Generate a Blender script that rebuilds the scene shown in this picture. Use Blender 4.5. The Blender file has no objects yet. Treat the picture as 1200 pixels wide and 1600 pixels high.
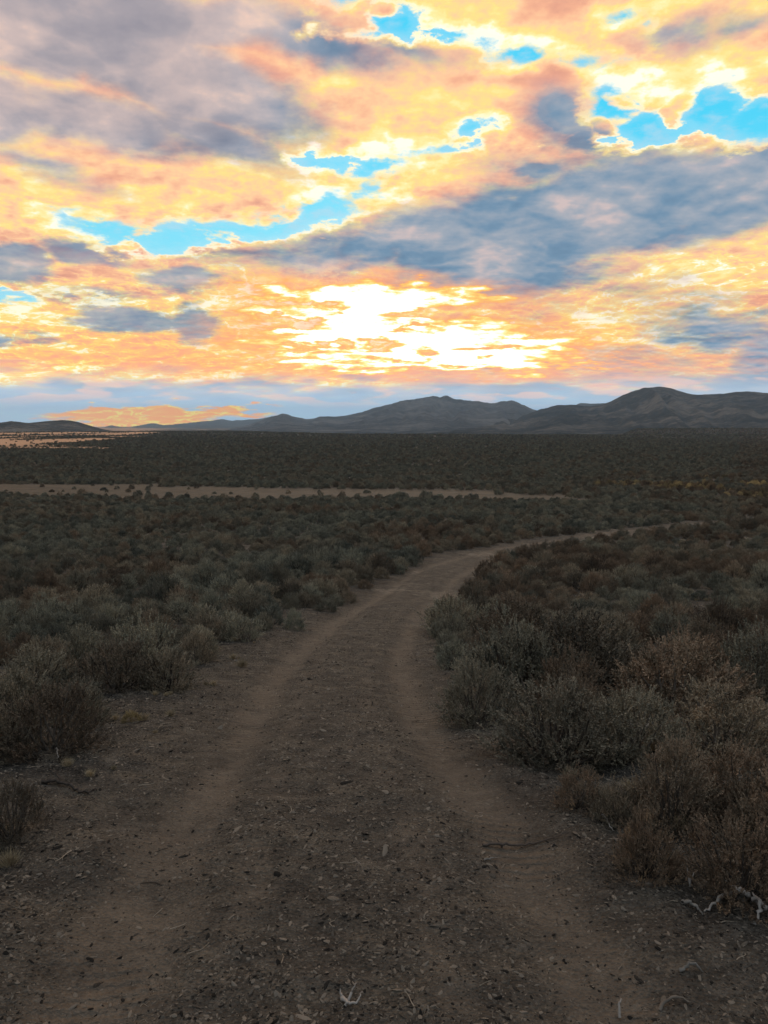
import bpy, bmesh, math, random, os
import numpy as np
from mathutils import Vector, Matrix

random.seed(7)
rng = np.random.default_rng(11)
scene = bpy.context.scene
COL = scene.collection

# ---------------------------------------------------------------- camera
W, H, F = 1200.0, 1600.0, 1150.0
HORIZON = 664.0
EYE = 2.4
PITCH = math.atan((800.0 - HORIZON) / F)
SP, CP = math.sin(PITCH), math.cos(PITCH)


def pix_dir(px, py):
    """World direction seen at a point of the picture (view towards +Y)."""
    x = (px - 600.0) / F
    u = (800.0 - py) / F
    return x, CP + SP * u, -SP + CP * u


def to_pix(x, y, z):
    """World points (numpy) to picture coordinates, used to plan the layout."""
    z = z - EYE
    f = CP * y - SP * z
    u = SP * y + CP * z
    f = np.where(f < 0.05, 0.05, f)
    return 600.0 + F * x / f, 800.0 - F * u / f


cam = bpy.data.cameras.new("camera")
cam.sensor_fit = 'VERTICAL'
cam.sensor_height = 36.0
cam.lens = F * 36.0 / H
cam.clip_start = 0.05
cam.clip_end = 90000.0
cam_o = bpy.data.objects.new("camera", cam)
COL.objects.link(cam_o)
cam_o.location = (0, 0, EYE)
cam_o.rotation_euler = (math.pi / 2 - PITCH, 0, 0)
scene.camera = cam_o

scene.view_settings.view_transform = 'Standard'
scene.view_settings.look = 'None'
scene.view_settings.gamma = 1.0
scene.view_settings.exposure = 0.0
scene.render.engine = 'CYCLES'
scene.cycles.use_denoising = True
scene.cycles.max_bounces = 6
scene.cycles.diffuse_bounces = 3
scene.cycles.volume_bounces = 1
scene.cycles.transparent_max_bounces = 8


def lin(r, g, b):
    def c(v):
        v /= 255.0
        return v / 12.92 if v <= 0.04045 else ((v + 0.055) / 1.055) ** 2.4
    return (c(r), c(g), c(b), 1.0)


# ---------------------------------------------------------------- node helper
class G:
    """Small expression builder on top of a node tree."""

    def __init__(self, tree):
        self.t = tree
        self.n = tree.nodes
        self.l = tree.links

    def put(self, sock, val):
        if isinstance(val, E):
            self.l.new(val.s, sock)
        elif val is not None:
            sock.default_value = val

    def math(self, op, a, b=None, c=None, clamp=False):
        nd = self.n.new('ShaderNodeMath')
        nd.operation = op
        nd.use_clamp = clamp
        self.put(nd.inputs[0], a)
        if b is not None:
            self.put(nd.inputs[1], b)
        if c is not None:
            self.put(nd.inputs[2], c)
        return E(self, nd.outputs[0])

    def vec(self, op, a, b=None, scale=None, c=None):
        nd = self.n.new('ShaderNodeVectorMath')
        nd.operation = op
        self.put(nd.inputs[0], a)
        if b is not None:
            self.put(nd.inputs[1], b)
        if c is not None:
            self.put(nd.inputs[2], c)
        if scale is not None:
            self.put(nd.inputs['Scale'], scale)
        return E(self, nd.outputs['Value' if op in ('LENGTH', 'DOT_PRODUCT', 'DISTANCE') else 'Vector'])

    def xyz(self, x, y, z):
        nd = self.n.new('ShaderNodeCombineXYZ')
        for i, v in enumerate((x, y, z)):
            self.put(nd.inputs[i], v)
        return E(self, nd.outputs[0])

    def sep(self, v):
        nd = self.n.new('ShaderNodeSeparateXYZ')
        self.put(nd.inputs[0], v)
        return [E(self, o) for o in nd.outputs]

    def noise(self, v, scale=1.0, detail=4.0, rough=0.5, dist=0.0, color=False, lac=2.0):
        nd = self.n.new('ShaderNodeTexNoise')
        nd.noise_dimensions = '3D'
        self.put(nd.inputs['Vector'], v)
        self.put(nd.inputs['Scale'], scale)
        nd.inputs['Detail'].default_value = detail
        nd.inputs['Roughness'].default_value = rough
        nd.inputs['Lacunarity'].default_value = lac
        nd.inputs['Distortion'].default_value = dist
        return E(self, nd.outputs['Color' if color else 0])

    def voro(self, v, scale=1.0, feature='F1', rand=1.0, out='Distance'):
        nd = self.n.new('ShaderNodeTexVoronoi')
        nd.feature = feature
        self.put(nd.inputs['Vector'], v)
        nd.inputs['Scale'].default_value = scale
        nd.inputs['Randomness'].default_value = rand
        return E(self, nd.outputs[out])

    def smooth(self, v, a, b, lo=0.0, hi=1.0, linear=False):
        nd = self.n.new('ShaderNodeMapRange')
        nd.interpolation_type = 'LINEAR' if linear else 'SMOOTHSTEP'
        nd.clamp = True
        self.put(nd.inputs['Value'], v)
        for k, val in (('From Min', a), ('From Max', b), ('To Min', lo), ('To Max', hi)):
            self.put(nd.inputs[k], val)
        return E(self, nd.outputs[0])

    def ramp(self, fac, stops, interp='LINEAR'):
        nd = self.n.new('ShaderNodeValToRGB')
        cr = nd.color_ramp
        cr.interpolation = interp
        while len(cr.elements) < len(stops):
            cr.elements.new(0.5)
        for el, (p, c) in zip(cr.elements, sorted(stops, key=lambda s: s[0])):
            el.position = p
            el.color = c
        self.put(nd.inputs[0], fac)
        return E(self, nd.outputs[0])

    def mix(self, f, a, b, mode='MIX'):
        nd = self.n.new('ShaderNodeMix')
        nd.data_type = 'RGBA'
        nd.blend_type = mode
        nd.clamp_factor = True
        self.put(nd.inputs[0], f)
        self.put(nd.inputs[6], a)
        self.put(nd.inputs[7], b)
        return E(self, nd.outputs[2])

    def attr(self, name, out='Fac', kind='GEOMETRY'):
        nd = self.n.new('ShaderNodeAttribute')
        nd.attribute_name = name
        nd.attribute_type = kind
        return E(self, nd.outputs[out])


class E:
    def __init__(self, g, s):
        self.g, self.s = g, s

    def __add__(self, o): return self.g.math('ADD', self, o)
    def __radd__(self, o): return self.g.math('ADD', self, o)
    def __sub__(self, o): return self.g.math('SUBTRACT', self, o)
    def __rsub__(self, o): return self.g.math('SUBTRACT', o, self)
    def __mul__(self, o): return self.g.math('MULTIPLY', self, o)
    def __rmul__(self, o): return self.g.math('MULTIPLY', self, o)
    def __truediv__(self, o): return self.g.math('DIVIDE', self, o)
    def __pow__(self, o): return self.g.math('POWER', self, o)
    def max(self, o): return self.g.math('MAXIMUM', self, o)
    def min(self, o): return self.g.math('MINIMUM', self, o)
    def abs(self): return self.g.math('ABSOLUTE', self)


# ---------------------------------------------------------------- sky (world)
def sky_xy(px, py):
    """Angular sky coordinates (one unit = 1/1150 rad) of a point of the picture."""
    x, y, z = pix_dir(px, py)
    return 1150 * math.atan2(x, y), 1150 * math.atan2(z, math.hypot(x, y))


SUN_PX = (590, 500)
sx, sy, sz = pix_dir(*SUN_PX)
SUN_DIR = Vector((sx, sy, sz)).normalized()
SUN_EL = math.asin(SUN_DIR.z)
SUN_AZ = math.atan2(SUN_DIR.x, SUN_DIR.y)

world = bpy.data.worlds.new("World")
scene.world = world
world.use_nodes = True
world.cycles.sampling_method = 'MANUAL'
world.cycles.sample_map_resolution = 512
wt = world.node_tree
wt.nodes.clear()
g = G(wt)
tc = wt.nodes.new('ShaderNodeTexCoord')
DIRV = E(g, tc.outputs['Generated'])
dx, dy, dz = g.sep(DIRV)
az = g.math('ARCTAN2', dx, dy)
el = g.math('ARCSINE', dz)
SX = az * 1150.0
SY = el * 1150.0
zc = dz.max(0.0) + 0.17
Q = g.xyz(dx / zc, dy / zc, 0.0)                       # cloud-deck coordinates


LAST = None


def blobs(P, items):
    """Union of soft ellipses (cx, cy, rx, ry, rot) in angular units; > 0 inside."""
    global LAST
    out = None
    for i, it in enumerate(items):
        if i % 8 == 0:
            # evaluate in small batches: keeps the shader's working set small
            prev = out if out is not None else LAST
            if prev is not None:
                P = g.vec('MULTIPLY_ADD', prev, (1e-7, 1e-7, 1e-7), c=P)
        cx, cy, rx, ry = it[:4]
        rot = it[4] if len(it) > 4 else 0.0
        ax, ay = sky_xy(cx, cy)
        kx = (sky_xy(cx + 5, cy)[0] - sky_xy(cx - 5, cy)[0]) / 10
        ky = (sky_xy(cx, cy - 5)[1] - sky_xy(cx, cy + 5)[1]) / 10
        m = wt.nodes.new('ShaderNodeMapping')
        m.vector_type = 'TEXTURE'
        g.put(m.inputs['Vector'], P)
        m.inputs['Location'].default_value = (ax, ay, 0)
        m.inputs['Rotation'].default_value = (0, 0, math.radians(rot))
        m.inputs['Scale'].default_value = (rx * kx, ry * ky, 1)
        ln = g.vec('LENGTH', E(g, m.outputs[0]))
        k = min(rx, ry * 2.0) * 0.8
        f = g.math('MULTIPLY_ADD', ln, -k, k)
        out = f if out is None else out.max(f)
    LAST = out
    return out


P0 = g.xyz(SX, SY, 0.0)
wcol = g.noise(Q, 3.2, 6.0, 0.58, color=True)
wx, wy, wz = g.sep(wcol)
P = g.xyz(SX + (wx - 0.5) * 130.0, SY + (wy - 0.5) * 75.0, 0.0)
PS = g.xyz(SX + (wx - 0.5) * 70.0, SY + (wy - 0.5) * 40.0, 0.0)

n_big = g.noise(Q, 2.1, 2.0, 0.5)
n_mid = g.noise(Q, 6.0, 5.0, 0.58)
n_midb = g.noise(g.vec('ADD', Q, (-0.012, -0.035, 0.0)), 6.0, 5.0, 0.58)
relief = (n_midb - n_mid) * 6.0                       # side of the billows facing the sun
n_fine = g.noise(Q, 17.0, 4.0, 0.62)
bil = 1.0 - (g.noise(Q, 4.6, 3.0, 0.5, dist=0.5) - 0.5).abs() * 5.0            # rounded billows

GAP = blobs(PS, [
    (180, 362, 85, 17, -6), (275, 374, 75, 20, 6), (390, 357, 110, 19, 10), (500, 328, 80, 24, 15),
    (525, 250, 45, 18), (590, 262, 55, 15, 5), (655, 240, 60, 8, 5), (585, 298, 34, 12),
    (745, 205, 32, 10), (975, 25, 34, 10),
    (535, 0, 40, 16), (610, 28, 56, 24, -12), (690, 48, 60, 11, -10), (815, 85, 44, 17, -12), (890, 95, 58, 10, -3),
    (955, 165, 42, 28, -12), (1035, 195, 85, 27, 5), (1120, 165, 60, 40, -8), (1195, 185, 66, 42, 0),
    (28, 462, 60, 6, 3), (1010, 40, 10, 5), (560, 60, 30, 6)])
GCUT = blobs(PS, [(1062, 160, 24, 34, -35), (985, 163, 44, 7, -18), (408, 342, 12, 7), (462, 322, 14, 20),
                  (455, 340, 14, 10), (940, 200, 32, 16, -25), (625, 285, 30, 14, 10), (605, 20, 28, 11)])
gap = GAP.min(GCUT * -2.0 + 3.0) + (n_mid - 0.5) * 62.0 + (n_fine - 0.5) * 66.0 + (bil - 0.5) * 16.0 - 1.0

DARK = blobs(P, [
    (30, 40, 190, 80), (260, 110, 240, 78, -14), (150, 190, 190, 44, 0), (320, 210, 130, 36, -12),
    (60, 262, 80, 12, -14), (240, 20, 330, 48), (470, 60, 150, 38, -8), (590, 72, 110, 14, -6), (-60, 160, 150, 60),
    (430, 394, 150, 13, 4), (600, 378, 200, 40, 8), (800, 370, 230, 80, 8), (980, 320, 240, 84, 5),
    (1160, 285, 200, 76, 8), (820, 430, 130, 40), (690, 430, 70, 22),
    (885, 190, 60, 50, -30), (912, 225, 52, 26), (835, 266, 66, 18, 0), (1060, 55, 60, 16), (1180, 30, 50, 10),
    (1130, 516, 120, 30, -8), (1205, 560, 75, 46), (958, 452, 42, 6), (1090, 465, 46, 3), (740, 575, 100, 10),
    (845, 490, 26, 10), (960, 570, 130, 15)])
DARK2 = blobs(PS, [
    (15, 412, 78, 30), (140, 392, 66, 20), (290, 438, 70, 22), (125, 460, 82, 14, 5), (200, 500, 92, 24, 2),
    (302, 508, 40, 30, -10), (15, 528, 62, 10), (885, 185, 52, 34, -30), (915, 222, 46, 24), (835, 266, 60, 14, 0)])
dark2 = g.smooth(DARK2 + (n_mid - 0.5) * 50.0 + (n_fine - 0.5) * 14.0, -8.0, 12.0)
dark = g.smooth(DARK + (n_mid - 0.5) * 70.0 + (n_big - 0.5) * 60.0 + (n_fine - 0.5) * 10.0, -30.0, 36.0)

GLOW = blobs(P, [(585, 472, 110, 30), (545, 505, 130, 26), (610, 530, 190, 24), (700, 555, 165, 24, -3),
                 (450, 463, 46, 9), (720, 468, 45, 8), (640, 570, 190, 9), (830, 540, 70, 14, -3), (500, 560, 70, 8, 8)])
GLC = blobs(P, [(700, 495, 100, 13), (495, 477, 38, 7, 5), (455, 500, 60, 9), (525, 536, 26, 8, -8), (588, 538, 34, 7),
                (668, 547, 22, 6), (770, 548, 55, 6, -3), (635, 569, 26, 4), (480, 531, 50, 6), (560, 562, 60, 3),
                (720, 570, 40, 4), (640, 520, 40, 3, 5)])
streak = g.noise(g.vec('MULTIPLY', Q, (1.0, 1.6, 1.0)), 7.0, 5.0, 0.62)
glow = GLOW.min(GLC * -2.6 + 6.0) + (streak - 0.5) * 62.0

YEL = blobs(P, [(500, 285, 170, 36, 4), (655, 275, 70, 50, 40), (620, 225, 190, 38), (330, 312, 260, 22, 6),
                (700, 175, 120, 40), (1060, 120, 150, 30), (150, 300, 200, 20), (860, 40, 200, 30), (90, 355, 90, 12),
                (450, 500, 190, 60), (900, 520, 200, 40), (1080, 440, 160, 26), (200, 590, 240, 10), (40, 500, 80, 26),
                (980, 480, 160, 26), (250, 650, 150, 9)])
yel = g.smooth(YEL, -26.0, 26.0)

# thin bright veins along the folds of the lower clouds
nv = g.noise(Q, 3.6, 5.0, 0.6, dist=0.6)
vein = g.smooth((nv - 0.5).abs(), 0.0, 0.035, 1.0, 0.0)
nv2 = g.noise(g.vec('ADD', Q, (5.3, 2.1, 0.0)), 8.0, 4.0, 0.6, dist=0.4)
vein2 = g.smooth((nv2 - 0.5).abs(), 0.0, 0.04, 1.0, 0.0)
vmask = g.smooth(SY, 330.0, 180.0) * g.smooth(SY, 35.0, 75.0)
veins = (vein * 0.8 + vein2 * 0.6) * vmask

rim = g.smooth(gap, -34.0, -2.0)
rim_thin = g.smooth(gap, -11.0, -2.0)

t = (n_big - 0.5) * 0.9 + (n_mid - 0.5) * 0.9 + (n_fine - 0.5) * 0.5 + (bil - 0.5) * 0.22 + relief * 0.30 + yel * 0.24 + rim * 0.22 + veins * 0.30 + 0.41 + g.smooth(SY, 300.0, 120.0) * 0.04
low = g.smooth(SY, 260.0, 60.0)
warm_hi = g.ramp(t, [(0.0, lin(214, 150, 130)), (0.28, lin(240, 176, 142)), (0.5, lin(253, 204, 156)),
                     (0.68, lin(255, 222, 136)), (0.85, lin(255, 238, 168)), (1.0, (1.05, 1.0, 0.82, 1))])
warm_lo = g.ramp(t, [(0.0, lin(214, 138, 118)), (0.28, lin(240, 160, 122)), (0.5, lin(254, 180, 108)),
                     (0.68, lin(255, 202, 98)), (0.85, lin(255, 228, 120)), (1.0, (1.05, 0.98, 0.66, 1))])
warm = g.mix(low, warm_hi, warm_lo)

n_soft = g.noise(g.vec('ADD', Q, (3.3, 7.7, 0.0)), 3.4, 3.0, 0.45)
td = (n_mid - 0.5) * 0.6 + (bil - 0.5) * 0.25 + (n_soft - 0.5) * 1.7 + relief * 0.22 + 0.54
lilac = g.ramp(td, [(0.0, lin(138, 136, 148)), (0.4, lin(164, 156, 162)), (0.75, lin(200, 180, 176)), (1.0, lin(240, 204, 184))])
steel = g.ramp(td, [(0.0, lin(84, 118, 148)), (0.4, lin(112, 142, 168)), (0.75, lin(158, 166, 178)), (1.0, lin(204, 186, 184))])
leftness = g.smooth(SX - SY * 0.25, -120.0, -420.0) * g.smooth(SY, 300.0, 420.0)
darkc = g.mix(leftness, steel, lilac)
dark = dark.max(dark2 * 0.92)
cloud = g.mix(dark * g.smooth(rim, 0.25, 1.0, 1.0, 0.25), warm, darkc)
fringe = g.smooth(DARK + (n_mid - 0.5) * 60.0, -34.0, -6.0) * g.smooth(DARK + (n_mid - 0.5) * 60.0, 6.0, -6.0)
cloud = g.mix(fringe * 0.25, cloud, lin(240, 170, 150))

# pale blue band over the horizon
band = g.smooth(SY + (n_big - 0.5) * 60.0 + (n_mid - 0.5) * 30.0, 88.0, 52.0)
bandc = g.mix(g.smooth(SY + (wx - 0.5) * 40.0, 82.0, 20.0), g.mix(g.smooth(n_big, 0.35, 0.65), lin(132, 156, 178), lin(200, 190, 190)), lin(148, 192, 222))
bandc = g.mix(g.smooth(n_soft, 0.48, 0.62) * 0.5 * g.smooth(SY, 20.0, 50.0), bandc, lin(250, 200, 176))
cloud = g.mix(band * 0.92, cloud, bandc)
LOWG = g.smooth(blobs(P, [(220, 650, 150, 17), (350, 641, 80, 9)]), -3.0, 7.0)
cloud = g.mix(LOWG * 0.95, cloud, g.mix(g.smooth(vein + (n_mid - 0.5) * 1.8, -0.15, 0.9), lin(255, 158, 44), lin(255, 222, 80)))

# hot centre of the sunset
halo = g.smooth(glow, -44.0, 4.0)
cloud = g.mix(halo * 0.6, cloud, lin(253, 164, 108))
gl_c = g.ramp(g.smooth(glow, -9.0, 16.0, linear=True), [(0.0, lin(253, 150, 92)), (0.3, lin(255, 200, 104)), (0.5, lin(255, 236, 140)), (0.66, (1.2, 1.15, 0.95, 1)), (1.0, (1.7, 1.6, 1.45, 1))])
cloud = g.mix(g.smooth(glow, -10.0, -2.0), cloud, gl_c)

# clear sky seen through the gaps
nis = wt.nodes.new('ShaderNodeTexSky')
nis.sky_type = 'NISHITA'
nis.sun_disc = False
nis.sun_elevation = SUN_EL
nis.sun_rotation = SUN_AZ
nis.air_density = 1.0
nis.dust_density = 1.0
NIS = g.vec('SCALE', E(g, nis.outputs[0]), scale=0.07)
blue = g.mix(g.smooth(SY, 200.0, 480.0), lin(118, 224, 250), lin(44, 208, 248))
blue = g.mix(g.smooth(gap + (n_soft - 0.5) * 30.0, 2.0, 24.0, 0.28, 0.0), blue, lin(196, 232, 244))
blue = g.mix(0.08, blue, NIS)
blue = g.mix(g.smooth(n_fine + (n_mid - 0.5), 0.45, 0.8) * 0.5, blue, lin(190, 215, 230))
cloud = g.mix(rim_thin * g.smooth(n_soft, 0.60, 0.38, 0.15, 0.8), cloud, (1.05, 0.98, 0.74, 1.0))
wid = g.smooth(n_soft, 0.36, 0.60, 3.0, 24.0)
front = g.mix(g.smooth(gap, -2.0, wid), cloud, blue)

# unseen sky away from the sunset: grey-blue, zenith brightened to light the brush
dsun = g.vec('DOT_PRODUCT', DIRV, tuple(SUN_DIR))
far = g.smooth(dsun, 0.78, 0.20)
back = g.mix(0.12, g.mix(n_mid, (0.30, 0.35, 0.40, 1), (0.46, 0.50, 0.54, 1)), NIS)
back = g.vec('SCALE', back, scale=dz.max(0.0) * 2.5 + 0.04)
lift = g.smooth(SY, 170.0, 10.0) * 0.5 + 1.12
front = g.vec('SCALE', front, scale=lift)
sky_c = g.mix(far, front, back)
bg = wt.nodes.new('ShaderNodeBackground')
g.put(bg.inputs['Color'], sky_c)
bg.inputs['Strength'].default_value = 1.0
wo = wt.nodes.new('ShaderNodeOutputWorld')
wt.links.new(bg.outputs[0], wo.inputs[0])

# one sun lamp behind the cloud: weak, broad and warm
sl = bpy.data.lights.new("sun", 'SUN')
sl.energy = 0.5
sl.angle = math.radians(12)
sl.color = (1.0, 0.84, 0.68)
so = bpy.data.objects.new("sun", sl)
COL.objects.link(so)
so.rotation_euler = SUN_DIR.to_track_quat('Z', 'Y').to_euler()
so.location = SUN_DIR * 100

# ---------------------------------------------------------------- numpy noise
def _hash(ix, iy, seed):
    h = (ix.astype(np.int64) * 374761393 + iy.astype(np.int64) * 668265263 + seed * 1274126177) & 0xFFFFFFFF
    h = ((h ^ (h >> 13)) * 1274126177) & 0xFFFFFFFF
    h = h ^ (h >> 16)
    return (h & 0xFFFF) / 65535.0


def vnoise(x, y, seed=0):
    x, y = np.broadcast_arrays(np.asarray(x, float), np.asarray(y, float))
    ix, iy = np.floor(x), np.floor(y)
    fx, fy = x - ix, y - iy
    fx, fy = fx * fx * (3 - 2 * fx), fy * fy * (3 - 2 * fy)
    a, b = _hash(ix, iy, seed), _hash(ix + 1, iy, seed)
    c, d = _hash(ix, iy + 1, seed), _hash(ix + 1, iy + 1, seed)
    return (a + (b - a) * fx) * (1 - fy) + (c + (d - c) * fx) * fy - 0.5


def fbm(x, y, octs=4, seed=0, gain=0.5):
    s, a = 0.0, 1.0
    for k in range(octs):
        s = s + a * vnoise(x * 2 ** k, y * 2 ** k, seed + k * 17)
        a *= gain
    return s


def sstep(v, a, b):
    t = np.clip((v - a) / (b - a), 0, 1)
    return t * t * (3 - 2 * t)


# ---------------------------------------------------------------- terrain
_py = np.array([-400, -60, -20, 0, 3, 5, 10, 16, 26, 40, 60, 90, 130, 250, 600, 1200, 1900, 2300, 3000, 60000], float)
_pz = np.array([3.0, 1.2, 0.5, 0.05, 0.0, -0.06, -1.0, -1.9, -2.9, -3.9, -4.9, -6.2, -7.4, -9.6, -12.6, -13.8, -14.6, -24, -34, -36], float)
_t = np.arcsinh(np.linspace(-400, 400, 2) / 2.0)
_tt = np.linspace(np.arcsinh(-400 / 2.0), np.arcsinh(60000 / 2.0), 3000)
_zz = np.interp(np.sinh(_tt) * 2.0, _py, _pz)
_k = np.exp(-0.5 * (np.arange(-60, 61) / 22.0) ** 2)
_k /= _k.sum()
_zs = np.convolve(np.pad(_zz, 60, mode='edge'), _k, mode='valid')


def z_base(x, y):
    z = np.interp(np.arcsinh(y / 2.0), _tt, _zs)
    r = np.hypot(x, y)
    z = z + 0.16 * sstep(r, 4, 12) * fbm(x / 7.0, y / 7.0, 2, 5)
    z = z + 0.9 * sstep(r, 50, 140) * (1 - sstep(r, 1500, 3000) * 0.5) * fbm(x / 70.0, y / 110.0, 3, 9)
    z = z + 4.0 * sstep(r, 400, 900) * fbm(x / 500.0, y / 400.0, 2, 29)
    ang = x / np.maximum(np.abs(y), 1)
    z = z + 8.5 * sstep(ang, 0.315, 0.345) * sstep(y, 1250, 1500) * (1 - sstep(y, 1850, 2000))
    z = z - 6.5 * sstep(ang, -0.14, 0.0) * sstep(y, 900, 1700) * (1 - sstep(ang, 0.315, 0.345))
    z = z + 2.4 * sstep(ang, -0.12, -0.22) * sstep(y, 1000, 1500) * (1 - sstep(y, 1850, 2100))
    return z


def px2ground(px, row):
    dx_, dy_, dz_ = pix_dir(px, row)
    ts = np.geomspace(0.8, 4000, 6000)
    x, y, z = dx_ * ts, dy_ * ts, EYE + dz_ * ts
    below = np.nonzero(z < z_base(x, y))[0]
    k = below[0] if len(below) else len(ts) - 1
    return x[k], y[k]


ROAD_PX = [(560, 1600), (552, 1500), (546, 1400), (542, 1300), (530, 1190), (522, 1120), (528, 1060), (548, 1010),
           (594, 960), (672, 900), (722, 878), (775, 863), (835, 852), (905, 841), (975, 831), (1085, 820), (1180, 813)]
road = [px2ground(*p) for p in ROAD_PX]
road = [(road[0][0] * 1.0, -25.0), (road[0][0] * 1.0, -6.0)] + road + [(road[-1][0] + 60, road[-1][1] + 22)]
rp = np.array(road)
seg = np.concatenate([[0], np.cumsum(np.hypot(*np.diff(rp, axis=0).T))])
_u = np.arange(0, seg[-1], 0.3)
_rx, _ry = np.interp(_u, seg, rp[:, 0]), np.interp(_u, seg, rp[:, 1])
_k = np.exp(-0.5 * (np.arange(-9, 10) / 4.0) ** 2)
_k /= _k.sum()
_rx = np.convolve(np.pad(_rx, 9, mode='edge'), _k, mode='valid')
_ry = np.convolve(np.pad(_ry, 9, mode='edge'), _k, mode='valid')
road_c = np.stack([_rx, _ry], -1)[::2]


def road_lat(x, y, along=False):
    """signed distance from the centre line of the track"""
    best = np.full(x.shape, 1e9)
    arc = np.zeros(x.shape)
    run = 0.0
    sgn = np.ones(x.shape)
    for a, b in zip(road_c[:-1], road_c[1:]):
        d = b - a
        L = (d ** 2).sum() + 1e-9
        t = np.clip(((x - a[0]) * d[0] + (y - a[1]) * d[1]) / L, 0, 1)
        ex, ey = x - a[0] - t * d[0], y - a[1] - t * d[1]
        q = ex * ex + ey * ey
        m = q < best
        best = np.where(m, q, best)
        if along:
            arc = np.where(m, run + t * math.sqrt(L), arc)
        run += math.sqrt(L)
        sgn = np.where(m, np.sign(d[0] * ey - d[1] * ex), sgn)
    # the wheel tracks spread a little at the top of the rise
    k = 1.0 / (1.0 + 0.30 * (1 - sstep(y, 2.8, 6.5)))
    if along:
        return np.sqrt(best) * -sgn * k, arc
    return np.sqrt(best) * -sgn * k                     # positive on the right


def z_ground(x, y, lat=None):
    z = z_base(x, y)
    if lat is None:
        near = (np.abs(x) < 90) & (y < 110) & (y > -30)
        lat = np.full(x.shape, 50.0)
        if near.any():
            lat[near] = road_lat(x[near], y[near])
    al = np.abs(lat + 0.10 * fbm(x * 0.7, y * 0.7, 2, 41))
    rut = np.exp(-((al - 0.82) / 0.24) ** 2)
    z = z - 0.055 * rut - 0.03 * (1 - sstep(al, 1.2, 1.9)) + 0.012 * np.exp(-(al / 0.4) ** 2)
    r = np.hypot(x, y)
    fine = 1 - sstep(r, 10, 30)
    off = (1 - 0.65 * rut)
    z = z + fine * off * (0.05 * fbm(x / 0.55, y / 0.4, 3, 51) + 0.024 * fbm(x / 0.16, y / 0.11, 2, 61))
    z = z + fine * 0.05 * fbm(x / 1.6, y / 1.3, 2, 71) * sstep(al, 1.1, 1.8)
    return z


def strip_mask(x, y):
    """pale dry grass strip, and far-left grass with painted sunlight, as 0..1 fields"""
    px, row = to_pix(x, y, z_base(x, y))
    n = fbm(x / 14.0, y / 9.0, 3, 81)
    wid = np.interp(px, [-900, 0, 200, 500, 700, 860, 960, 1000], [8, 8, 9, 9, 8, 5.5, 0, -9])
    mid = np.interp(px, [-900, 0, 200, 500, 700, 960], [764, 765, 768, 770, 773, 783])
    m = sstep(wid + n * 8 - np.abs(row - mid), -2.0, 2.5)
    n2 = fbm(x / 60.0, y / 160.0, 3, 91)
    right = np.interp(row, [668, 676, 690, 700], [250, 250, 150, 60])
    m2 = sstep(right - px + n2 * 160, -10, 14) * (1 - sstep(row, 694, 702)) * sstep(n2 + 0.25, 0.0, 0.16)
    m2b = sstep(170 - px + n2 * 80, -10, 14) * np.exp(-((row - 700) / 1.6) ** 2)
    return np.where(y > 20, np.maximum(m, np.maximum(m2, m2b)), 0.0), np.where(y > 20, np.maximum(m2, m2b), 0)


def axis(dense, step, mid, k1, k2, far):
    v, out = 0.0, []
    s = step
    while v < far:
        v += s
        out.append(v)
        if v > dense:
            s = max(step, (k1 if v < mid else k2) * v)
    return np.array(out)


xs = axis(3.2, 0.045, 60, 0.018, 0.05, 15400)
xs = np.concatenate([-xs[::-1], [0], xs])
yf = axis(7.0, 0.045, 140, 0.010, 0.016, 15400)
yb = axis(0.5, 0.2, 10, 0.12, 0.3, 9000)
ys = np.concatenate([-yb[::-1], [0], yf])
X, Y = np.meshgrid(xs, ys)
LAT = np.full(X.shape, 50.0)
nm = (np.abs(X) < 90) & (Y < 110) & (Y > -30)
ARC = np.zeros(X.shape)
LAT[nm], ARC[nm] = road_lat(X[nm], Y[nm], True)
Z = z_ground(X, Y, LAT)
STRIP, SUN_PAINT = strip_mask(X, Y)

attrs = {'lat': LAT, 'arc': ARC, 'strip': STRIP, 'sun_paint': SUN_PAINT, 'dist': np.hypot(X, Y)}


def grid_object(name, face_mask, mat):
    ny, nx = X.shape
    idx = np.arange(ny * nx).reshape(ny, nx)
    q = np.stack([idx[:-1, :-1], idx[:-1, 1:], idx[1:, 1:], idx[1:, :-1]], -1)[face_mask]
    used = np.unique(q)
    remap = np.full(ny * nx, -1, np.int64)
    remap[used] = np.arange(len(used))
    q = remap[q]
    me = bpy.data.meshes.new(name)
    me.vertices.add(len(used))
    co = np.stack([X.ravel()[used], Y.ravel()[used], Z.ravel()[used]], -1)
    me.vertices.foreach_set('co', co.ravel())
    me.loops.add(q.size)
    me.loops.foreach_set('vertex_index', q.ravel().astype(np.int32))
    me.polygons.add(len(q))
    me.polygons.foreach_set('loop_start', np.arange(0, q.size, 4, dtype=np.int32))
    me.polygons.foreach_set('loop_total', np.full(len(q), 4, np.int32))
    me.update()
    me.polygons.foreach_set('use_smooth', np.ones(len(q), bool))
    for k, v in attrs.items():
        a = me.attributes.new(k, 'FLOAT', 'POINT')
        a.data.foreach_set('value', v.ravel()[used].astype(np.float32))
    me.materials.append(mat)
    o = bpy.data.objects.new(name, me)
    COL.objects.link(o)
    o['kind'] = 'structure'
    return o


def new_mat(name):
    m = bpy.data.materials.new(name)
    m.use_nodes = True
    m.node_tree.nodes.clear()
    gg = G(m.node_tree)
    out = gg.n.new('ShaderNodeOutputMaterial')
    b = gg.n.new('ShaderNodeBsdfPrincipled')
    m.node_tree.links.new(b.outputs[0], out.inputs[0])
    return m, gg, b, out


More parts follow.
